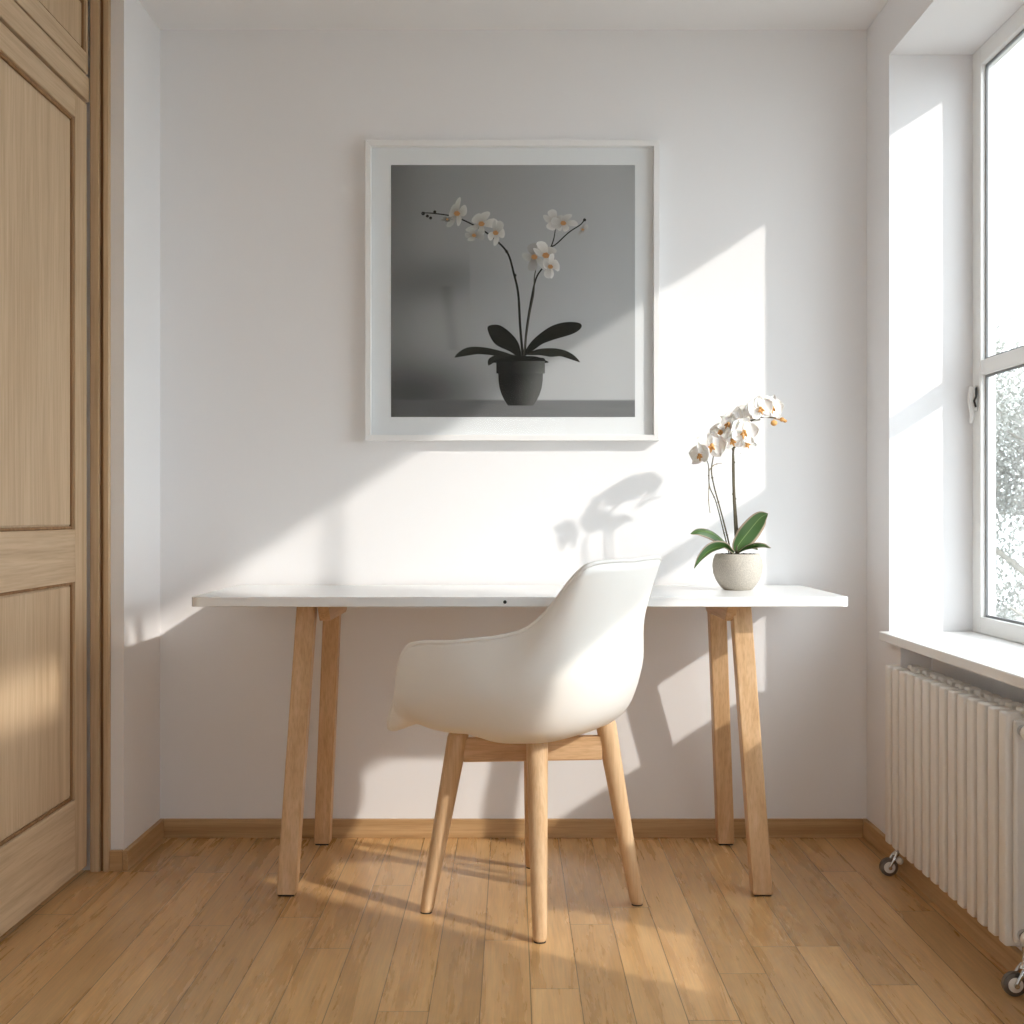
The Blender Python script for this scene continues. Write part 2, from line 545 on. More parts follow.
# latch on the far upright
hl = bmesh.new(); yl = 3.545; x_ = XW
box(hl, x_ - 0.008, x_, yl - 0.014, yl + 0.014, 1.235, 1.305, 0.003)
obj('latch_plate', hl, WINP, win)
hl = bmesh.new()
tube(hl, [(x_ - 0.004, yl, 1.285), (x_ - 0.014, yl, 1.295)], 0.007, 14)
tube(hl, catmull([(x_ - 0.010, yl, 1.302), (x_ - 0.015, yl + 0.003, 1.265), (x_ - 0.010, yl + 0.003, 1.225), (x_ - 0.013, yl + 0.003, 1.203)], 5), [0.0085, 0.0085, 0.008, 0.008, 0.0075, 0.007, 0.007, 0.0065, 0.0065, 0.006, 0.006, 0.006, 0.006, 0.0055, 0.005, 0.004], 12)
obj('latch_handle', hl, LACQ, win, smooth=True, auto=50)
hl = bmesh.new()
box(hl, x_ - 0.009, x_ - 0.004, yl - 0.024, yl - 0.014, 1.276, 1.300, 0.002)
tube(hl, [(x_ - 0.006, yl - 0.019, 1.276), (x_ - 0.012, yl - 0.020, 1.262), (x_ - 0.006, yl - 0.016, 1.246)], 0.003, 10)
obj('latch_catch', hl, STEELD, win)

# added out-of-view window, its low sill shaped to let sun onto the floor
bm = bmesh.new()
bar(YM - 0.010, YM, 0.42, ZH, XO - 0.018, XO); bar(YN, YN + 0.02, 0.42, ZH)
bar(YN + 0.02, YM - 0.012, 0.42, 0.46); bar(YN + 0.02, YM - 0.012, ZH - 0.05, ZH); bar(YN + 0.02, YM - 0.012, 1.40, 1.95)  # wide middle rail added to keep sun off the lower left wall
w2 = struct('added_window_2', bm, WINP)
for a, b_ in ((0.46, 1.40), (1.95, ZH - 0.05)):
    bm = bmesh.new(); box(bm, XW + 0.018, XW + 0.022, YN + 0.02, YM - 0.012, a, b_); obj('pane', bm, GLASS, w2)
# added out-of-view high window, stepped to throw sun on pier and door
bm = bmesh.new()
bar(0.95, 0.98, 1.88, ZH); bar(YN - 0.02, YN, 2.03, ZH); bar(1.60, YN - 0.02, 2.03, 2.05)
bar(0.98, 1.58, 1.88, 1.91); bar(1.58, 1.60, 1.88, ZH - 0.05); bar(0.98, YN - 0.02, ZH - 0.05, ZH)
w3 = struct('added_window_3', bm, WINP)
for q in ((0.98, 1.58, 1.91), (1.60, YN - 0.02, 2.05)):
    bm = bmesh.new(); box(bm, XW + 0.018, XW + 0.022, q[0], q[1], q[2], ZH - 0.05); obj('pane', bm, GLASS, w3)

# ------------------------------------------------------------------ desk
D0, D1, DZ = 3.236, 3.785, 0.744
desk = thing('desk', (0.02, 3.51, 0), 'white-topped desk on pale oak splayed legs against the back wall', 'desk')
t = bmesh.new(); box(t, -0.809, 0.849, D0, D1, DZ - 0.025, DZ)
t.edges.ensure_lookup_table()
ve = [e for e in t.edges if abs(e.verts[0].co.z - e.verts[1].co.z) > 0.01]
bmesh.ops.bevel(t, geom=ve, offset=0.022, segments=6, profile=0.5, affect='EDGES')
he = [e for e in t.edges if abs(e.verts[0].co.z - e.verts[1].co.z) < 1e-5 and len(e.link_faces) == 2 and abs(e.link_faces[0].normal.z - e.link_faces[1].normal.z) > 0.5]
bmesh.ops.bevel(t, geom=he, offset=0.0018, segments=2, profile=0.5, affect='EDGES')
obj('desktop', t, LAMINATE, desk)
t = bmesh.new()
c = P(505, 602, D0)
lathe(t, [(0.0045, 0.0), (0.0045, -0.0012), (0.003, -0.0022), (0.0015, -0.0012)], (c.x, D0 + 0.0002, c.z), 20, 'y')
tag(obj('screw', t, STEELD, desk), 'small metal screw head')


def desk_leg(foot, top, w, d, name='leg'):
    t = bmesh.new()
    fx, fy = foot; tx, ty = top
    bot = [(fx, fy, 0.004), (fx + w, fy, 0.004), (fx + w, fy + d, 0.004), (fx, fy + d, 0.004)]
    tp = [(tx, ty, DZ - 0.0255), (tx + w, ty, DZ - 0.0255), (tx + w, ty + d, DZ - 0.0255), (tx, ty + d, DZ - 0.0255)]
    hexa(t, bot, tp, 0.0035, 2)
    o = obj(name, t, DESK_WOOD, desk)
    t = bmesh.new(); box(t, fx + 0.004, fx + w - 0.004, fy + 0.004, fy + d - 0.004, 0.0, 0.0045, 0.001)
    obj('foot_pad', t, RUBBER, o)


desk_leg((-0.587, 3.203), (-0.558, 3.335), 0.048, 0.048)
desk_leg((-0.570, 3.700), (-0.527, 3.600), 0.046, 0.045)
desk_leg((0.600, 3.203), (0.570, 3.335), 0.050, 0.048)
desk_leg((0.592, 3.700), (0.551, 3.600), 0.048, 0.045)
for (xa, xb) in ((-0.500, -0.471), (0.553, 0.580)):
    t = bmesh.new()
    # side beam under the top, its ends cut on the slant
    za, zb = DZ - 0.069, DZ - 0.0255
    hexa(t, [(xa, 3.345, za), (xb, 3.345, za), (xb, 3.66, za), (xa, 3.66, za)],
         [(xa, 3.30, zb), (xb, 3.30, zb), (xb, 3.765, zb), (xa, 3.765, zb)], 0.002)
    obj('beam', t, DESK_WOOD_Y, desk)

# ------------------------------------------------------------------ chair
CX, CY = 0.022, 3.085
TH = math.radians(28)
fw = Vector((-math.cos(TH), math.sin(TH), 0)); sw = Vector((-math.sin(TH), -math.cos(TH), 0))


def cw(u, v, w): return Vector((CX, CY, 0)) + fw * u + sw * v + Vector((0, 0, w))


chair = thing('desk_chair', (CX, CY, 0), 'white plastic bucket armchair on round pale wooden legs, standing in front of the desk', 'chair')
# sections from the seat centre outwards: (u forward, v sideways, w up)
sec = [
    [(0.000, 0.000, 0.440), (-0.130, 0.000, 0.436), (-0.225, 0.000, 0.478), (-0.262, 0.000, 0.585), (-0.262, 0.000, 0.700), (-0.290, 0.000, 0.846)],
    [(0.000, 0.000, 0.440), (-0.125, 0.070, 0.436), (-0.215, 0.100, 0.476), (-0.255, 0.110, 0.585), (-0.258, 0.105, 0.700), (-0.288, 0.100, 0.848)],
    [(0.000, 0.000, 0.440), (-0.115, 0.120, 0.436), (-0.185, 0.180, 0.474), (-0.222, 0.205, 0.580), (-0.235, 0.195, 0.700), (-0.276, 0.197, 0.844)],
    [(0.000, 0.000, 0.440), (-0.080, 0.150, 0.436), (-0.130, 0.225, 0.472), (-0.160, 0.260, 0.560), (-0.190, 0.243, 0.670), (-0.248, 0.226, 0.818)],
    [(0.000, 0.000, 0.440), (-0.030, 0.165, 0.437), (-0.055, 0.240, 0.466), (-0.075, 0.282, 0.540), (-0.100, 0.272, 0.615), (-0.140, 0.236, 0.702)],
    [(0.000, 0.000, 0.440), (0.021, 0.170, 0.450), (0.021, 0.245, 0.474), (0.021, 0.288, 0.542), (0.014, 0.295, 0.605), (0.000, 0.290, 0.672)],
    [(0.000, 0.000, 0.440), (0.049, 0.165, 0.450), (0.067, 0.240, 0.470), (0.077, 0.287, 0.532), (0.081, 0.298, 0.600), (0.098, 0.300, 0.665)],
    [(0.000, 0.000, 0.440), (0.070, 0.155, 0.450), (0.102, 0.230, 0.467), (0.119, 0.282, 0.522), (0.130, 0.297, 0.585), (0.132, 0.300, 0.652)],
    [(0.000, 0.000, 0.440), (0.088, 0.140, 0.450), (0.126, 0.215, 0.464), (0.150, 0.270, 0.512), (0.165, 0.290, 0.550), (0.155, 0.295, 0.612)],
    [(0.000, 0.000, 0.440), (0.098, 0.120, 0.450), (0.140, 0.195, 0.462), (0.165, 0.245, 0.487), (0.180, 0.272, 0.505), (0.172, 0.285, 0.540)],
    [(0.000, 0.000, 0.440), (0.105, 0.090, 0.450), (0.150, 0.165, 0.462), (0.175, 0.205, 0.470), (0.191, 0.235, 0.462), (0.203, 0.262, 0.462)],
    [(0.000, 0.000, 0.440), (0.108, 0.045, 0.450), (0.158, 0.085, 0.462), (0.185, 0.105, 0.467), (0.201, 0.120, 0.464), (0.213, 0.130, 0.457)],
    [(0.000, 0.000, 0.440), (0.108, 0.000, 0.450), (0.158, 0.000, 0.462), (0.187, 0.000, 0.467), (0.205, 0.000, 0.464), (0.217, 0.000, 0.456)],

]
colsA = sec + [[(u, -v, w) for (u, v, w) in s] for s in sec[-2:0:-1]]
rows = []
for s in colsA: rows.append(catmull(s, 6))       # along each section
nr = len(rows[0]); nc = len(colsA); per = 6
grid = []
for i in range(nc):
    for k in range(per):
        t_ = k / per; ring = []
        for j in range(nr):
            p0, p1, p2, p3 = rows[(i - 1) % nc][j], rows[i][j], rows[(i + 1) % nc][j], rows[(i + 2) % nc][j]
            ring.append(0.5 * ((2 * p1) + (p2 - p0) * t_ + (2 * p0 - 5 * p1 + 4 * p2 - p3) * t_ * t_ + (3 * p1 - p0 - 3 * p2 + p3) * t_ ** 3))
        grid.append(ring)
bm = bmesh.new()
cen = bm.verts.new(cw(0, 0, .440)); gv = []
for ring in grid: gv.append([bm.verts.new(cw(*p)) for p in ring[1:]])
n = len(gv)
for i in range(n):
    a, b_ = gv[i], gv[(i + 1) % n]
    bm.faces.new((cen, a[0], b_[0]))
    for j in range(len(a) - 1): bm.faces.new((a[j], a[j + 1], b_[j + 1], b_[j]))
sh = obj('seat_shell', bm, SHELL, chair, smooth=True)
md = sh.modifiers.new('thickness', 'SOLIDIFY'); md.thickness = 0.006; md.offset = 0
# rolled rim
bm = bmesh.new()
rim = [cw(*r[-1]) for r in grid]
m_ = 10; rings = []
for i in range(n):
    d = (rim[(i + 1) % n] - rim[i - 1]).normalized()
    inn = (cw(*grid[i][-3]) - rim[i]); inn = (inn - d * inn.dot(d)).normalized(); o_ = d.cross(inn).normalized()
    rings.append([bm.verts.new(rim[i] + (inn * math.cos(2 * math.pi * k / m_) * 0.0050 + o_ * math.sin(2 * math.pi * k / m_) * 0.0048)) for k in range(m_)])
for i in range(n):
    a, b_ = rings[i], rings[(i + 1) % n]
    for k in range(m_): bm.faces.new((a[k], a[(k + 1) % m_], b_[(k + 1) % m_], b_[k]))
obj('rim', bm, SHELL, chair, smooth=True)


def chair_leg(foot, top, r0, r1, zt):
    t = bmesh.new()
    a = Vector((foot[0], foot[1], 0.0025)); b_ = Vector((top[0], top[1], zt))
    pts = [a + (b_ - a) * s for s in (0, 0.008, 0.02, 0.3, 0.6, 0.85, 0.975, 0.992, 1.0)]
    rr = [r0 - 0.004, r0 - 0.0015, r0, r0 + (r1 - r0) * .3, r0 + (r1 - r0) * .6, r0 + (r1 - r0) * .85, r1, r1 - 0.002, r1 - 0.005]
    # rings stay level so that the foot stands flat on the floor
    n_ = 28; rg = []
    for p, r in zip(pts, rr):
        rg.append([t.verts.new(p + Vector((math.cos(2 * math.pi * k / n_), math.sin(2 * math.pi * k / n_), 0)) * r) for k in range(n_)])
    for i in range(len(rg) - 1):
        for k in range(n_): t.faces.new((rg[i][k], rg[i][(k + 1) % n_], rg[i + 1][(k + 1) % n_], rg[i + 1][k]))
    t.faces.new(rg[0][::-1]); t.faces.new(rg[-1])
    o = obj('leg', t, CHAIR_WOOD, chair, smooth=True, auto=45)
    t = bmesh.new(); lathe(t, [(r0 - 0.003, 0.0), (r0 - 0.003, 0.001), (r0 - 0.003, 0.0028)], (foot[0], foot[1], 0), 24)
    obj('foot_pad', t, RUBBER, o, smooth=True, auto=45)


HX, HY = 0.050, 3.12
legs = [((0.062, 2.866), (0.057, 2.955)), ((-0.205, 3.078), (-0.128, 3.10)), ((0.305, 3.140), (0.226, 3.13)), ((0.052, 3.470), (0.054, 3.31))]
for (f_, t_), zt in zip(legs, (.450, .428, .455, .445)): chair_leg(f_, t_, 0.0165, 0.0255, zt)


def rail(a, b_, w, z0, z1, ex=0.0):
    a = Vector((a[0], a[1], 0)); b_ = Vector((b_[0], b_[1], 0)); d = (b_ - a).normalized(); s = Vector((-d.y, d.x, 0)) * w
    t = bmesh.new()
    hexa(t, [a - s + Vector((0, 0, z0)), b_ - s + Vector((0, 0, z0)), b_ + s + Vector((0, 0, z0)), a + s + Vector((0, 0, z0))],
         [a - s + Vector((0, 0, z1)), b_ - s + Vector((0, 0, z1)), b_ + s + Vector((0, 0, z1)), a + s + Vector((0, 0, z1))], 0.003)
    obj('rail', t, CHAIR_WOOD_X, chair)


rail((-0.118, 3.100), (0.218, 3.13), 0.014, 0.357, 0.414)
rail((0.057, 2.972), (0.047, 3.29), 0.0138, 0.360, 0.4195)
t = bmesh.new(); box(t, HX - 0.05, HX + 0.05, HY - 0.05, HY + 0.05, 0.419, 0.437, 0.004)
obj('mount', t, RUBBER, chair)
lx, ly = legs[1][1]
t = bmesh.new(); lathe(t, [(0.019, 0.4275), (0.020, 0.430), (0.018, 0.446)], (lx, ly, 0), 20)
obj('leg_cap', t, RUBBER, chair)

# ------------------------------------------------------------------ picture
FY = 3.765
fx0, fx1 = (365 - 512) / F * FY, (659.5 - 512) / F * FY
fz0, fz1 = EYE - (440.5 - 515) / F * FY, EYE - (140 - 515) / F * FY
pic = thing('framed_picture', ((fx0 + fx1) / 2, YB, fz0), 'square white-framed picture of a potted orchid on grey, hanging on the back wall', 'picture')
w = 0.0165
t = bmesh.new()


def mitre(bm, x0, x1, z0, z1, w, y0, y1):
    o = [(x0, z0), (x1, z0), (x1, z1), (x0, z1)]; i_ = [(x0 + w, z0 + w), (x1 - w, z0 + w), (x1 - w, z1 - w), (x0 + w, z1 - w)]
    for k in range(4):
        j = (k + 1) % 4
        hexa(bm, [(o[k][0], y0, o[k][1]), (o[j][0], y0, o[j][1]), (i_[j][0], y0, i_[j][1]), (i_[k][0], y0, i_[k][1])],
             [(o[k][0], y1, o[k][1]), (o[j][0], y1, o[j][1]), (i_[j][0], y1, i_[j][1]), (i_[k][0], y1, i_[k][1])], 0.0006, 1)


mitre(t, fx0, fx1, fz0, fz1, w, FY, YB - 0.0005)
obj('frame', t, LACQ, pic)
MY = 3.786
t = bmesh.new(); box(t, fx0 + w, fx1 - w, MY, MY + 0.006, fz0 + w, fz1 - w)
obj('mount_board', t, MATB, pic)
t = bmesh.new(); box(t, fx0 + w, fx1 - w, MY - 0.012, MY - 0.010, fz0 + w, fz1 - w)
obj('pane', t, PICGLASS, pic)

# the print itself: backdrop and the orchid pictured on it, all ink on one sheet
pbm = bmesh.new()
ink = pbm.loops.layers.float_color.new('ink')
PYW = MY - 0.0008


def lerp(a, b, t): return a + (b - a) * max(0.0, min(1.0, t))


def backdrop(px, py):
    u = (px - 391) / 244; v = (py - 165) / 252
    g = 130 + 38 * min(1, u * 1.15) + 14 * min(1, v * 1.3)
    if v > 0.935:
        g = 92 + 26 * min(1, u * 1.4) + 5 * pnoise(Vector((px * .03, py * 1.4, 0)))
        return srgb(g, g * 1.0, g * 1.01)
    # printed dark patches behind the pictured plant
    d1 = math.exp(-(((px - 440) / 46) ** 2 + ((py - 280 - (px - 440) * -0.1) / 22) ** 2)); g -= 34 * d1 * (0.6 if px > 470 else 1)
    d2 = math.exp(-(((px - 425) / 52) ** 2 + ((py - 392) / 30) ** 2)); g -= 66 * d2
    g -= 16 * math.exp(-((px - 391) / 26) ** 2)
    g -= 14 * math.exp(-(((px - 449 - (py - 310) * 0.12) / 6) ** 2)) * (1 if 285 < py < 350 else 0)
    return srgb(g, g * 1.002, g * 1.012)


def quad_grid(x0, x1, y0, y1, nx, ny, fn, dy):
    vv = [[pbm.verts.new(P(lerp(x0, x1, i / nx), lerp(y0, y1, j / ny), PYW - dy)) for i in range(nx + 1)] for j in range(ny + 1)]
    cc = [[fn(lerp(x0, x1, i / nx), lerp(y0, y1, j / ny)) for i in range(nx + 1)] for j in range(ny + 1)]
    for j in range(ny):
        for i in range(nx):
            ids = ((j, i), (j, i + 1), (j + 1, i + 1), (j + 1, i))
            f = pbm.faces.new([vv[a][b] for a, b in ids])
            for l, (a, b) in zip(f.loops, ids): l[ink] = cc[a][b]


quad_grid(391, 635, 165, 417, 122, 126, backdrop, 0)
lay = [0.00005]


def ipoly(pts, fn):
    lay[0] += 0.000012
    if not callable(fn):
        c = fn; fn = lambda x, y: c
    vs_ = [pbm.verts.new(P(x, y, PYW - lay[0])) for x, y in pts]
    cx = sum(p[0] for p in pts) / len(pts); cy = sum(p[1] for p in pts) / len(pts)
    cv = pbm.verts.new(P(cx, cy, PYW - lay[0]))
    for i in range(len(pts)):
        j = (i + 1) % len(pts)
        f = pbm.faces.new((cv, vs_[i], vs_[j]))
        for l, p in zip(f.loops, ((cx, cy), pts[i], pts[j])): l[ink] = fn(*p)


def smooth_poly(pts, per=6):
    v = [Vector((x, y, 0)) for x, y in pts]; n_ = len(v); out = []
    for i in range(n_):
        p0, p1, p2, p3 = v[i - 1], v[i], v[(i + 1) % n_], v[(i + 2) % n_]
        for k in range(per):
            t_ = k / per
            q = 0.5 * ((2 * p1) + (p2 - p0) * t_ + (2 * p0 - 5 * p1 + 4 * p2 - p3) * t_ * t_ + (3 * p1 - p0 - 3 * p2 + p3) * t_ ** 3)
            out.append((q.x, q.y))
    return out


def iline(pts, w0, w1, c):
    q = catmull([(x, y, 0) for x, y in pts], 8)
    lay[0] += 0.000012
    L_, R_ = [], []
    for i, p in enumerate(q):
        d = (q[min(i + 1, len(q) - 1)] - q[max(0, i - 1)]).normalized(); s = Vector((-d.y, d.x, 0)) * lerp(w0, w1, i / (len(q) - 1)) / 2
        L_.append(pbm.verts.new(P(p.x + s.x, p.y + s.y, PYW - lay[0]))); R_.append(pbm.verts.new(P(p.x - s.x, p.y - s.y, PYW - lay[0])))
    for i in range(len(q) - 1):
        f = pbm.faces.new((L_[i], L_[i + 1], R_[i + 1], R_[i]))
        for l in f.loops: l[ink] = c


DK = srgb(34, 34, 30); DL = srgb(46, 47, 42)
zz = lambda u, v: (350 + u / 3.103, 120 + v / 3.103)
# leaves
for lf, c in (([(325, 737), (345, 715), (375, 704), (420, 706), (480, 720), (520, 738), (480, 735), (420, 728), (370, 726)], DL),
              ([(430, 762), (430, 742), (455, 729), (500, 727), (525, 738), (470, 742), (445, 750)], DL),
              ([(428, 655), (432, 638), (465, 637), (500, 662), (524, 695), (530, 738), (495, 718), (450, 695)], DK),
              ([(545, 715), (570, 680), (620, 642), (670, 627), (712, 630), (717, 645), (690, 664), (625, 684), (575, 705), (548, 730)], DK),
              ([(550, 728), (580, 712), (625, 708), (665, 714), (695, 730), (714, 752), (690, 740), (660, 732), (625, 735), (590, 730)], DL),
              ([(550, 740), (598, 738), (600, 748), (550, 750)], DK)):
    ipoly(smooth_poly([zz(*p) for p in lf]), c)
# stems
iline([zz(*p) for p in ((537, 740), (528, 640), (522, 540), (508, 475), (490, 415), (455, 375), (405, 338), (330, 302), (262, 290), (225, 288))], 2.6, 1.0, DK)
iline([zz(*p) for p in ((541, 740), (548, 650), (562, 560), (578, 490), (605, 450))], 2.4, 1.4, DK)
iline([zz(*p) for p in ((538, 738), (556, 610), (570, 540), (572, 490), (577, 462))], 1.6, 0.9, srgb(70, 68, 62))
iline([zz(*p) for p in ((600, 455), (620, 400), (640, 385), (680, 348), (715, 325), (728, 308))], 1.5, 1.0, DK)
iline([zz(*p) for p in ((622, 398), (632, 370), (638, 335))], 1.3, 0.8, DK)
for (u, v, r) in ((227, 290, 6), (240, 298, 5), (250, 304, 5), (263, 285, 5), (728, 310, 5), (486, 408, 5), (512, 482, 5)):
    x, y = zz(u, v); ipoly([(x + r / 3.1 * math.cos(a * .7), y + r / 3.1 * math.sin(a * .7)) for a in range(9)], DK)
ipoly(smooth_poly([(497, 360), (508, 356.5), (522, 356), (536, 356.5), (545, 360), (545, 363), (497, 363)]), DK)
# pot
def potc(x, y):
    t_ = (x - 497) / 46
    return srgb(*( [lerp(30, 88, (t_ - .25) * 1.5)] * 3))
pp = [(496, 361), (545, 361), (544.5, 373), (542.5, 374), (540.5, 390), (536, 401), (530, 405), (513, 405.5), (506, 402), (500, 390), (498, 374), (496.5, 373)]
cols_ = 16
for i in range(cols_):
    a, b_ = i / cols_, (i + 1) / cols_
    def xr(y, s):
        w_ = 24.3 if y < 373.5 else (22.3 - max(0, (y - 374) / 31) ** 2.6 * 9.5)
        return 520.6 - w_ + 2 * w_ * s
    ys = [361, 373.4, 373.6, 380, 388, 395, 400, 404, 405.5]
    for y0, y1 in zip(ys, ys[1:]):
        f = pbm.faces.new([pbm.verts.new(P(xx, yy, PYW - 0.0006)) for xx, yy in ((xr(y0, a), y0), (xr(y0, b_), y0), (xr(y1, b_), y1), (xr(y1, a), y1))])
        for l, (s, y) in zip(f.loops, ((a, y0), (b_, y0), (b_, y1), (a, y1))):
            g = lerp(32, 92, (s - .3) * 1.7) * (1.12 if y < 373.5 else 1.0)
            l[ink] = srgb(g, g, g * .98)


def petal2(cx, cy, ang, ln, wd, g, sqa=0.0, sqf=1.0):
    pts = []
    for k in range(14):
        a = 2 * math.pi * k / 14
        r_ = (1 + 0.08 * math.sin(3 * a))
        x = ln / 2 + ln / 2 * math.cos(a) * r_; y = wd / 2 * math.sin(a) * r_ * (0.72 + 0.28 * math.cos(a + .5))
        dx, dy = x * math.cos(ang) - y * math.sin(ang), x * math.sin(ang) + y * math.cos(ang)
        # foreshortened along the direction the bloom turns away
        q = (dx * math.cos(sqa) + dy * math.sin(sqa)) * (1 - sqf)
        pts.append((cx + dx - q * math.cos(sqa), cy + dy - q * math.sin(sqa)))

    def fn(x, y):
        d = math.hypot(x - cx, y - cy) / ln
        return srgb(*(lerp(g - 40, g, d * 1.5), lerp(g - 48, g - 2, d * 1.5), lerp(g - 58, g - 4, d * 1.5)))
    ipoly(pts, fn)


def flower2(u, v, sz, tilt, g=212, sq=1.0):
    x, y = zz(u, v); sz *= 1.3; rr_ = random.Random(int(u * 7 + v)); sqa = rr_.uniform(0, 3.14); sqf = rr_.uniform(.5, .85)
    for k, (da, l, w_) in enumerate(((0, 1, .75), (72, 1.0, 1.0), (144, .95, .7), (216, .95, .7), (288, 1.0, 1.0))):
        petal2(x, y, math.radians(tilt + da + rr_.uniform(-14, 14)), sz * l * rr_.uniform(.8, 1.12), sz * w_ * sq * rr_.uniform(.8, 1.1), g - rr_.uniform(0, 34), sqa, sqf)
    ipoly([(x + sz * .2 * math.cos(a), y + sz * .16 * math.sin(a)) for a in range(6)], srgb(176, 128, 84))


flower2(332, 290, 13, -80, 200); flower2(302, 308, 5, 160, 150)
flower2(408, 322, 13, -60, 205); flower2(385, 358, 9, 110, 196); flower2(452, 350, 12, 20, 212)
flower2(572, 425, 13, 190, 188); flower2(608, 420, 15, -30, 222); flower2(622, 455, 11, 70, 224)
flower2(636, 312, 11, 200, 212); flower2(662, 320, 12, -75, 215); flower2(722, 340, 6, 70, 200)
# bring the ink faces to one facing and link the sheet
me_col = pbm
for f in pbm.faces: f.normal_update()
for f in pbm.faces:
    if f.normal.y > 0: f.normal_flip()
obj('print', pbm, INK, pic, smooth='keep')

# ------------------------------------------------------------------ potted orchid on the desk
OY = 3.55
oc = P(737.5, 0, OY)
orchid = thing('potted_orchid', (oc.x, OY, DZ), 'living white orchid in round speckled pot standing on right end of the desk', 'plant')
k_ = OY / F
prof = [(0.001, 0.0005), (13, 0.0), (14.5, 0.8), (18.5, 5), (21.8, 10.5), (24.2, 17), (25, 24), (24.4, 29.5), (22.6, 34.6), (21.6, 36), (20.6, 35.6), (20.2, 33), (2, 32), (0.5, 31.9)]
prof = [(r * k_, h * k_) for r, h in prof]
t = bmesh.new(); lathe(t, prof[:-2], (oc.x, OY, DZ), 64); 
obj('pot', t, POTM, orchid, smooth=True, auto=60)
t = bmesh.new()
rs = random.Random(3)
lathe(t, [(0.0562, 33.2 * k_), (0.055, 34.4 * k_), (0.03, 35.4 * k_), (0.004, 35.8 * k_)], (oc.x, OY, DZ), 40)
for v in t.verts: v.co.z += 0.0022 * pnoise(v.co * 90)
for _ in range(46):
    a = rs.uniform(0, 6.28); r_ = 0.049 * math.sqrt(rs.random())
    q = bmesh.new(); bmesh.ops.create_icosphere(q, subdivisions=1, radius=rs.uniform(.003, .006))
    merge(t, q, 0, Matrix.Translation((oc.x + r_ * math.cos(a), OY + r_ * math.sin(a), DZ + 35.4 * k_)) @ Matrix.Diagonal((1.2, .9, .6, 1)))
obj('soil', t, SOIL, orchid)


def leaf(pts, wmax, side, fold=0.25, tip=0.25):
    """pts: 3D midrib control points; side: the sideways direction of the blade"""
    c = catmull(pts, 7); nn = len(c)
    t = bmesh.new(); uvl = t.loops.layers.uv.new('UVMap')
    side = Vector(side).normalized(); m = 8; rows_ = []
    for i, p in enumerate(c):
        s = i / (nn - 1)
        wd = wmax * (min(1, (0.30 + 1.7 * s)) if s < .45 else 1.0) * (1 - max(0, (s - .48) / .52) ** 1.8) ** 0.85
        wd = max(wd, 0.0006)
        d = (c[min(i + 1, nn - 1)] - c[max(0, i - 1)]).normalized()
        sv = (side - d * side.dot(d)).normalized(); nv = sv.cross(d)
        row = []
        for j in range(m + 1):
            q = j / m * 2 - 1
            row.append((t.verts.new(p + sv * q * wd / 2 + nv * (abs(q) ** 1.3) * wd * fold * 0.5), q, s))
        rows_.append(row)
    for i in range(nn - 1):
        for j in range(m):
            ids = (rows_[i][j], rows_[i][j + 1], rows_[i + 1][j + 1], rows_[i + 1][j])
            f = t.faces.new([x[0] for x in ids])
            for l, x in zip(f.loops, ids): l[uvl].uv = (x[1], x[2])
    o = obj('leaf', t, LEAF, orchid, smooth='keep')
    for p_ in o.data.polygons: p_.use_smooth = True
    md = o.modifiers.new('thickness', 'SOLIDIFY'); md.thickness = 0.0016; md.offset = 0
    return o


def Q(px, py, dy=0.0): return P(px, py, OY + dy)


leaf([Q(735.5, 552), Q(739, 544), Q(749, 531), Q(760, 518, -.005), Q(768, 513.5, -.01)], 0.062, (0.72, 0.25, -0.62), 0.22)
leaf([Q(734, 552), Q(726, 544, -.01), Q(713, 534, -.02), Q(700, 531, -.03), Q(690.5, 534, -.04)], 0.040, (0.1, 0.75, 0.62), -0.35)
leaf([Q(733, 552), Q(724, 547, -.02), Q(712, 549, -.04), Q(702, 557, -.06), Q(694, 568.5, -.07)], 0.040, (0.5, 0.8, -0.45), 0.3)
leaf([Q(738, 552), Q(746, 547, -.01), Q(756, 544, -.02), Q(764, 544.5, -.025), Q(771, 548, -.03)], 0.030, (0.1, 0.85, -0.5), 0.3)
leaf([Q(737, 552, .01), Q(742, 548, .03), Q(750, 547, .05), Q(758, 550, .07)], 0.034, (0.8, -0.5, 0.1), 0.2)


def stem(pts, r, mat=STEMM, name='stem'):
    t = bmesh.new(); c = catmull(pts, 8); tube(t, c, [r * (1 - .35 * i / (len(c) - 1)) for i in range(len(c))], 10)
    # nodes on the stem
    for s in (0.22, 0.45, 0.7):
        p = c[int(s * (len(c) - 1))]; q = bmesh.new(); bmesh.ops.create_uvsphere(q, u_segments=8, v_segments=6, radius=r * 1.35)
        merge(t, q, 0, Matrix.Translation(p))
    return obj(name, t, mat, orchid, smooth=True)


stem([Q(736.5, 554), Q(735, 525), Q(733.5, 490), Q(733, 462), Q(734, 447), Q(740, 432), Q(748, 423), Q(757, 418), Q(765, 417), Q(776, 418)], 0.0034)
stem([Q(738.5, 554, .012), Q(737, 525, .012), Q(734.5, 490, .010), Q(733.5, 455, .008), Q(729, 440, .006)], 0.0026)
stem([Q(731, 553), Q(727, 535), Q(720, 508), Q(714, 486), Q(711.5, 470), Q(714, 453)], 0.0024)
stem([Q(729, 553, .01), Q(724, 533, .01), Q(716, 502, .01), Q(709.5, 486), Q(708.5, 466), Q(706, 459)], 0.0019)
stem([Q(709, 468), Q(709, 485), Q(708.6, 500), Q(710, 513)], 0.0016, ROOTM, 'dry_stem')
stem([Q(709, 471), Q(714, 465), Q(722, 463)], 0.0014, ROOTM, 'dry_stem')


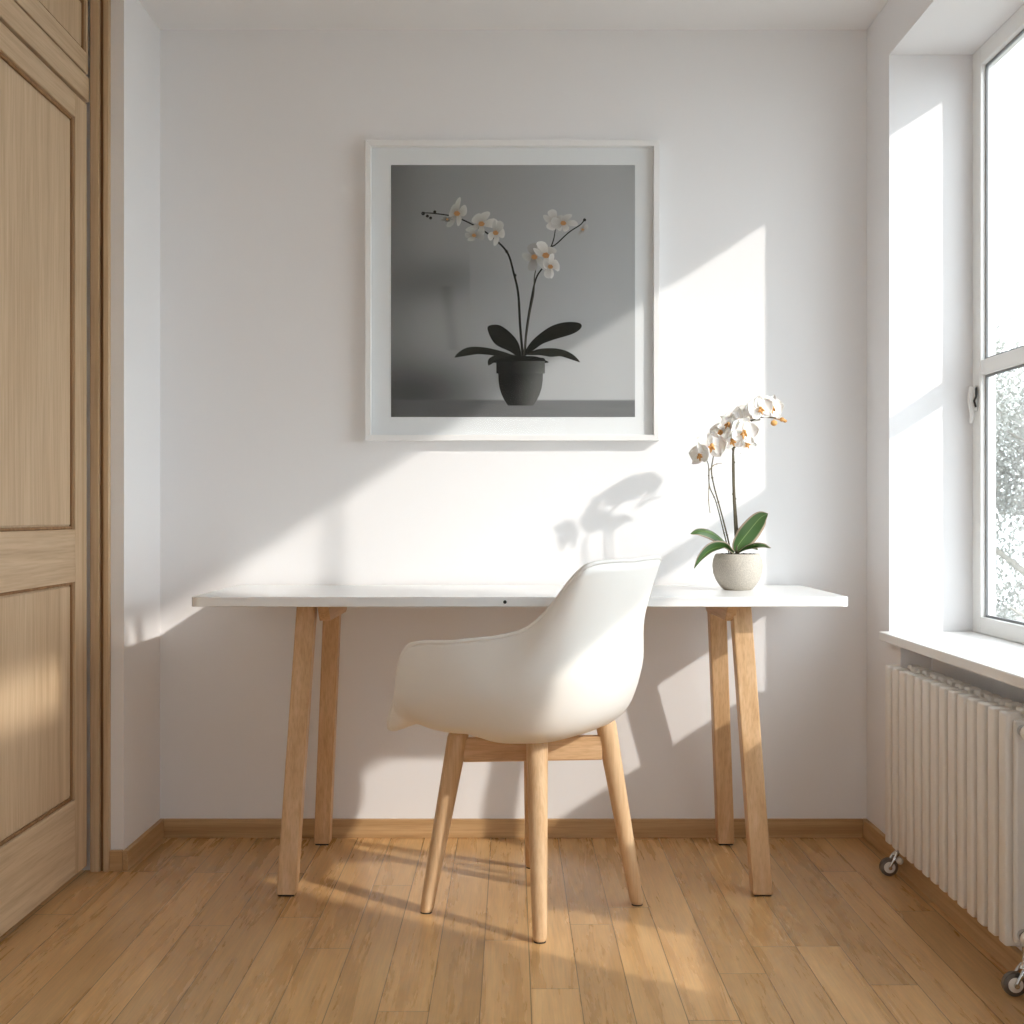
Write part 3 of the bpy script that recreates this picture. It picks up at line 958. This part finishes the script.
def flower(px, py, dy, size, face, roll, seed):
    """one bloom: five tepals as one mesh, an amber lip on it"""
    r_ = random.Random(seed); size *= 1.22
    zc = Vector(face).normalized()
    up = Vector((0, 0, 1)); xc = up.cross(zc).normalized(); yc = zc.cross(xc)
    R = Matrix((xc, yc, zc)).transposed().to_4x4() @ Matrix.Rotation(math.radians(roll), 4, 'Z')
    M_ = Matrix.Translation(Q(px, py, dy)) @ R
    t = bmesh.new()
    for k, (deg, ln, wd) in enumerate(((90, 1.0, .75), (22, 1.02, 1.25), (158, 1.02, 1.25), (218, .95, .72), (322, .95, .72))):
        a = math.radians(deg + r_.uniform(-6, 6)); ln *= size * r_.uniform(.93, 1.05); wd *= size
        nu, nv = 9, 8; g_ = []
        lift = r_.uniform(.08, .32)
        for i in range(nu + 1):
            s = i / nu; row = []
            ww = wd * 0.5 * (math.sin(math.pi * min(1, s * .93 + .07) ** .85) ** .75 + 0.03)
            for j in range(nv + 1):
                q = j / nv * 2 - 1
                x = ln * (s - .06 * q * q * s); y = ww * q
                z = ln * (lift * s * s * .8 - .10 * math.sin(s * 3.1)) + .10 * ln * q * q * s + .05 * ln * math.sin(7 * s + 4 * q + seed) * s + (0.0012 if k in (1, 2) else 0)
                row.append(t.verts.new(Vector((x * math.cos(a) - y * math.sin(a), x * math.sin(a) + y * math.cos(a), z))))
            g_.append(row)
        for i in range(nu):
            for j in range(nv): t.faces.new((g_[i][j], g_[i][j + 1], g_[i + 1][j + 1], g_[i + 1][j]))
    bmesh.ops.transform(t, matrix=M_, verts=t.verts)
    o = obj('flower', t, PETAL, orchid, smooth=True)
    md = o.modifiers.new('thickness', 'SOLIDIFY'); md.thickness = 0.0007; md.offset = 0
    t = bmesh.new()
    q = bmesh.new(); bmesh.ops.create_uvsphere(q, u_segments=10, v_segments=8, radius=size * .15)
    merge(t, q, 0, Matrix.Translation((0, size * .02, size * .14)) @ Matrix.Diagonal((.8, .9, 1.3, 1)))
    for sgn in (-1, 1):
        q = bmesh.new(); bmesh.ops.create_uvsphere(q, u_segments=10, v_segments=8, radius=size * .15)
        merge(t, q, 0, Matrix.Translation((sgn * size * .13, -size * .12, size * .2)) @ Matrix.Rotation(sgn * .6, 4, 'Z') @ Matrix.Diagonal((.45, 1.0, .8, 1)))
    q = bmesh.new(); bmesh.ops.create_cone(q, segments=10, radius1=size * .13, radius2=size * .03, depth=size * .36, cap_ends=True)
    merge(t, q, 0, Matrix.Translation((0, -size * .27, size * .2)) @ Matrix.Rotation(math.radians(80), 4, 'X') @ Matrix.Diagonal((1, .45, 1, 1)))
    bmesh.ops.transform(t, matrix=M_, verts=t.verts)
    tag(obj('lip', t, LIP, o, smooth=True), 'amber flower lip')


fl = [
    (701, 455, -.02, .031, (-.75, -.7, -.05), 10), (712, 446, -.03, .038, (-.25, -1, .1), -8),
    (722, 433, .0, .036, (-.7, -.6, .3), 15), (729, 425, -.015, .030, (-.5, -.8, .4), -20),
    (738, 421, .01, .034, (-.2, -1, .2), 5), (743, 432, -.03, .037, (.3, -1, -.1), -12),
    (732, 440, -.02, .032, (-.1, -1, -.3), 20), (746, 443, .0, .028, (.4, -.8, -.3), 30),
    (750, 414, .02, .030, (.0, -1, .35), 0), (760, 409, -.01, .034, (.1, -1, .1), 10), (771, 408, .01, .034, (.35, -1, .15), -10),
]
for i, a in enumerate(fl): flower(*a, seed=i * 3 + 1)
for (px, py, dy, s) in ((774, 423, -.005, .0085), (782, 419.5, .0, .0065), (785, 421, .008, .005)):
    t = bmesh.new(); bmesh.ops.create_uvsphere(t, u_segments=14, v_segments=10, radius=s)
    bmesh.ops.transform(t, matrix=Matrix.Translation(Q(px, py, dy)) @ Matrix.Diagonal((1.1, .85, .95, 1)), verts=t.verts)
    tube(t, [Q(px, py, dy), Q(774, 418.5)], 0.0011, 6)
    tag(obj('bud', t, LIP, orchid, smooth=True), 'amber unopened bud')

# ------------------------------------------------------------------ radiator
RX0, RX1 = 0.982, 1.070
RY0, RY1, RZ0, RZ1 = 2.553, 3.405, 0.090, 0.556
rad = thing('radiator', (1.03, (RY0 + RY1) / 2, 0), 'white column radiator on small casters under the window sill', 'radiator')
NS = 14; pitch = (RY1 - RY0) / NS
for i in range(NS):
    y0 = RY0 + i * pitch; yc_ = y0 + pitch / 2
    t = bmesh.new()
    hw = pitch * 0.31
    # front and rear columns of the section
    for (xa, xb) in ((RX0, RX0 + 0.034), (RX1 - 0.030, RX1)):
        box(t, xa, xb, yc_ - hw, yc_ + hw, RZ0, RZ1, 0.0055, 3)
    # narrower recessed tube beside it, starting lower, with a rounded head
    box(t, RX0 + 0.012, RX0 + 0.03, yc_ + hw + 0.0052, y0 + pitch + pitch * .19 - 0.0052, RZ0 + 0.012, RZ1 - 0.036, 0.0042, 3)
    box(t, RX0 + 0.012, RX1 - 0.012, yc_ - pitch * .2, yc_ + pitch * .2, RZ0 + 0.012, RZ1 - 0.008, 0.004, 2)
    # headers that join neighbouring sections
    for zc_ in (RZ1 - 0.032, RZ0 + 0.032):
        box(t, RX0 + 0.020, RX1 - 0.016, y0 + 0.0002, y0 + pitch - 0.0002, zc_ - 0.020, zc_ + 0.020, 0.005, 2)
    o = obj('section', t, RADP, rad, smooth=True, auto=35)
# end cover facing the camera
t = bmesh.new(); box(t, RX0 + 0.012, RX1 - 0.002, RY0 - 0.008, RY0 + 0.006, RZ0 + 0.012, RZ1 - 0.012, 0.005)
obj('end_plate', t, RADP, rad)


def valve(z, big):
    t = bmesh.new(); xv = RX0 + 0.028
    tube(t, [(xv, RY0 - 0.008, z), (xv, RY0 - 0.020, z)], 0.012, 18)
    tube(t, [(xv, RY0 - 0.020, z), (xv, RY0 - 0.030, z)], 0.009, 18)
    o = obj('valve', t, CHROME, rad, smooth=True, auto=40)
    t = bmesh.new(); lathe(t, [(0.008, 0), (0.0145, -0.003), (0.0165, -0.012), (0.0155, -0.022), (0.010, -0.028), (0.003, -0.0295)], (xv, RY0 - 0.026, z), 24, 'y')
    tag(obj('knob', t, KNOB, o, smooth=True), 'rounded ivory valve knob')


valve(RZ1 - 0.032, True); valve(RZ0 + 0.030, False)


def caster(x, y, s=1.0):
    t = bmesh.new()
    tube(t, [(x + 0.012, y, RZ0 + 0.006), (x + 0.011, y, 0.064), (x + 0.004, y - 0.004, 0.052)], [0.008, 0.007, 0.008], 14)
    for q in (-1, 1):
        tube(t, catmull([(x + 0.008, y + q * 0.010, 0.060), (x, y + q * 0.0125, 0.048), (x - 0.012, y + q * 0.0125, 0.026)], 5), 0.0042, 8)
    lathe(t, [(0.005, -0.0175), (0.005, 0.0175)], (x - 0.012, y, 0.024), 12, 'y')
    o = obj('caster', t, CHROME, rad, smooth=True, auto=45)
    t = bmesh.new()
    lathe(t, [(0.019, -0.009), (0.0235, -0.006), (0.0238, 0), (0.0235, 0.006), (0.019, 0.009)], (x - 0.012, y, 0.024), 32, 'y')
    w_ = obj('wheel', t, WHEELM, o, smooth=True, auto=45)
    t = bmesh.new(); lathe(t, [(0.013, -0.0115), (0.015, -0.0100), (0.015, 0.0100), (0.013, 0.0115)], (x - 0.012, y, 0.024), 20, 'y')
    lathe(t, [(0.003, -0.016), (0.009, -0.012), (0.009, 0.012), (0.003, 0.016)], (x + 0.014, y - 0.003, 0.042), 16, 'y')
    obj('hub', t, KNOB, o, smooth=True, auto=45)


caster(1.004, 3.392); caster(1.004, 2.545)

# ------------------------------------------------------------------ outside
GZ = -3.4
bm = bmesh.new(); box(bm, -30, 60, -30, 60, GZ - 0.2, GZ)
struct('ground', bm, plain('lawn', srgb(128, 128, 124), 0.95, vary=0.2, bscale=2))
BARK = plain('bark', srgb(176, 170, 160), 0.9, vary=0.25, bscale=14)
LEAFT = plain('tree_leaf', srgb(184, 184, 178), 0.7, vary=0.1, bscale=0.9)  # outdoor haze and glare put into the pale leaf colour


def tree(x, y, h, r, seed, label, n_l=5200):
    rr = random.Random(seed)
    root = thing('garden_tree', (x, y, GZ), label, 'tree', 'pale trees outside the window')
    t = bmesh.new()
    c = catmull([(x, y, GZ), (x + .1, y, GZ + h * .25), (x - .08, y + .1, GZ + h * .5), (x, y, GZ + h * .85)], 5)
    tube(t, c, [0.17 * (1 - .8 * i / (len(c) - 1)) for i in range(len(c))], 10)
    for _ in range(14):
        p = c[rr.randint(5, len(c) - 2)]; a = rr.uniform(0, 6.28); l = r * rr.uniform(.5, .9)
        tube(t, catmull([p, p + Vector((math.cos(a) * l * .5, math.sin(a) * l * .5, l * .35)), p + Vector((math.cos(a) * l, math.sin(a) * l, l * .5))], 4), [0.05, .045, .04, .035, .03, .025, .02, .015, .01], 6)
    obj('trunk', t, BARK, root, smooth=True)
    t = bmesh.new()
    zc_ = GZ + h * .62
    blobs = [(Vector((rr.uniform(-.7, .7) * r, rr.uniform(-.7, .7) * r, rr.uniform(-.42, .38) * h)), rr.uniform(.25, .45) * r) for _ in range(34)]
    for _ in range(n_l):
        b0, br = rr.choice(blobs)
        d = Vector((rr.gauss(0, 1), rr.gauss(0, 1), rr.gauss(0, 1))).normalized() * br * rr.uniform(.6, 1.05)
        p = Vector((x, y, zc_)) + b0 + d
        s = rr.uniform(.028, .055)
        m1 = Matrix.Rotation(rr.uniform(0, 6.28), 3, 'Z') @ Matrix.Rotation(rr.uniform(-1, 1), 3, 'X')
        pts = [m1 @ Vector(q) * s for q in ((0, -1, 0), (.45, -.2, .1), (.35, .5, .1), (0, 1, 0), (-.35, .5, .1), (-.45, -.2, .1))]
        vv = [t.verts.new(p + q) for q in pts]
        t.faces.new((vv[0], vv[1], vv[2], vv[3])); t.faces.new((vv[0], vv[3], vv[4], vv[5]))
    obj('crown', t, LEAFT, root, smooth='keep')


tree(6.6, 15.5, 6.0, 2.3, 5, 'pale sunlit leafy tree nearest outside the window', 60000)
tree(9.6, 21.5, 7.4, 3.0, 9, 'pale leafy tree standing further off behind the nearest one outside', 30000)
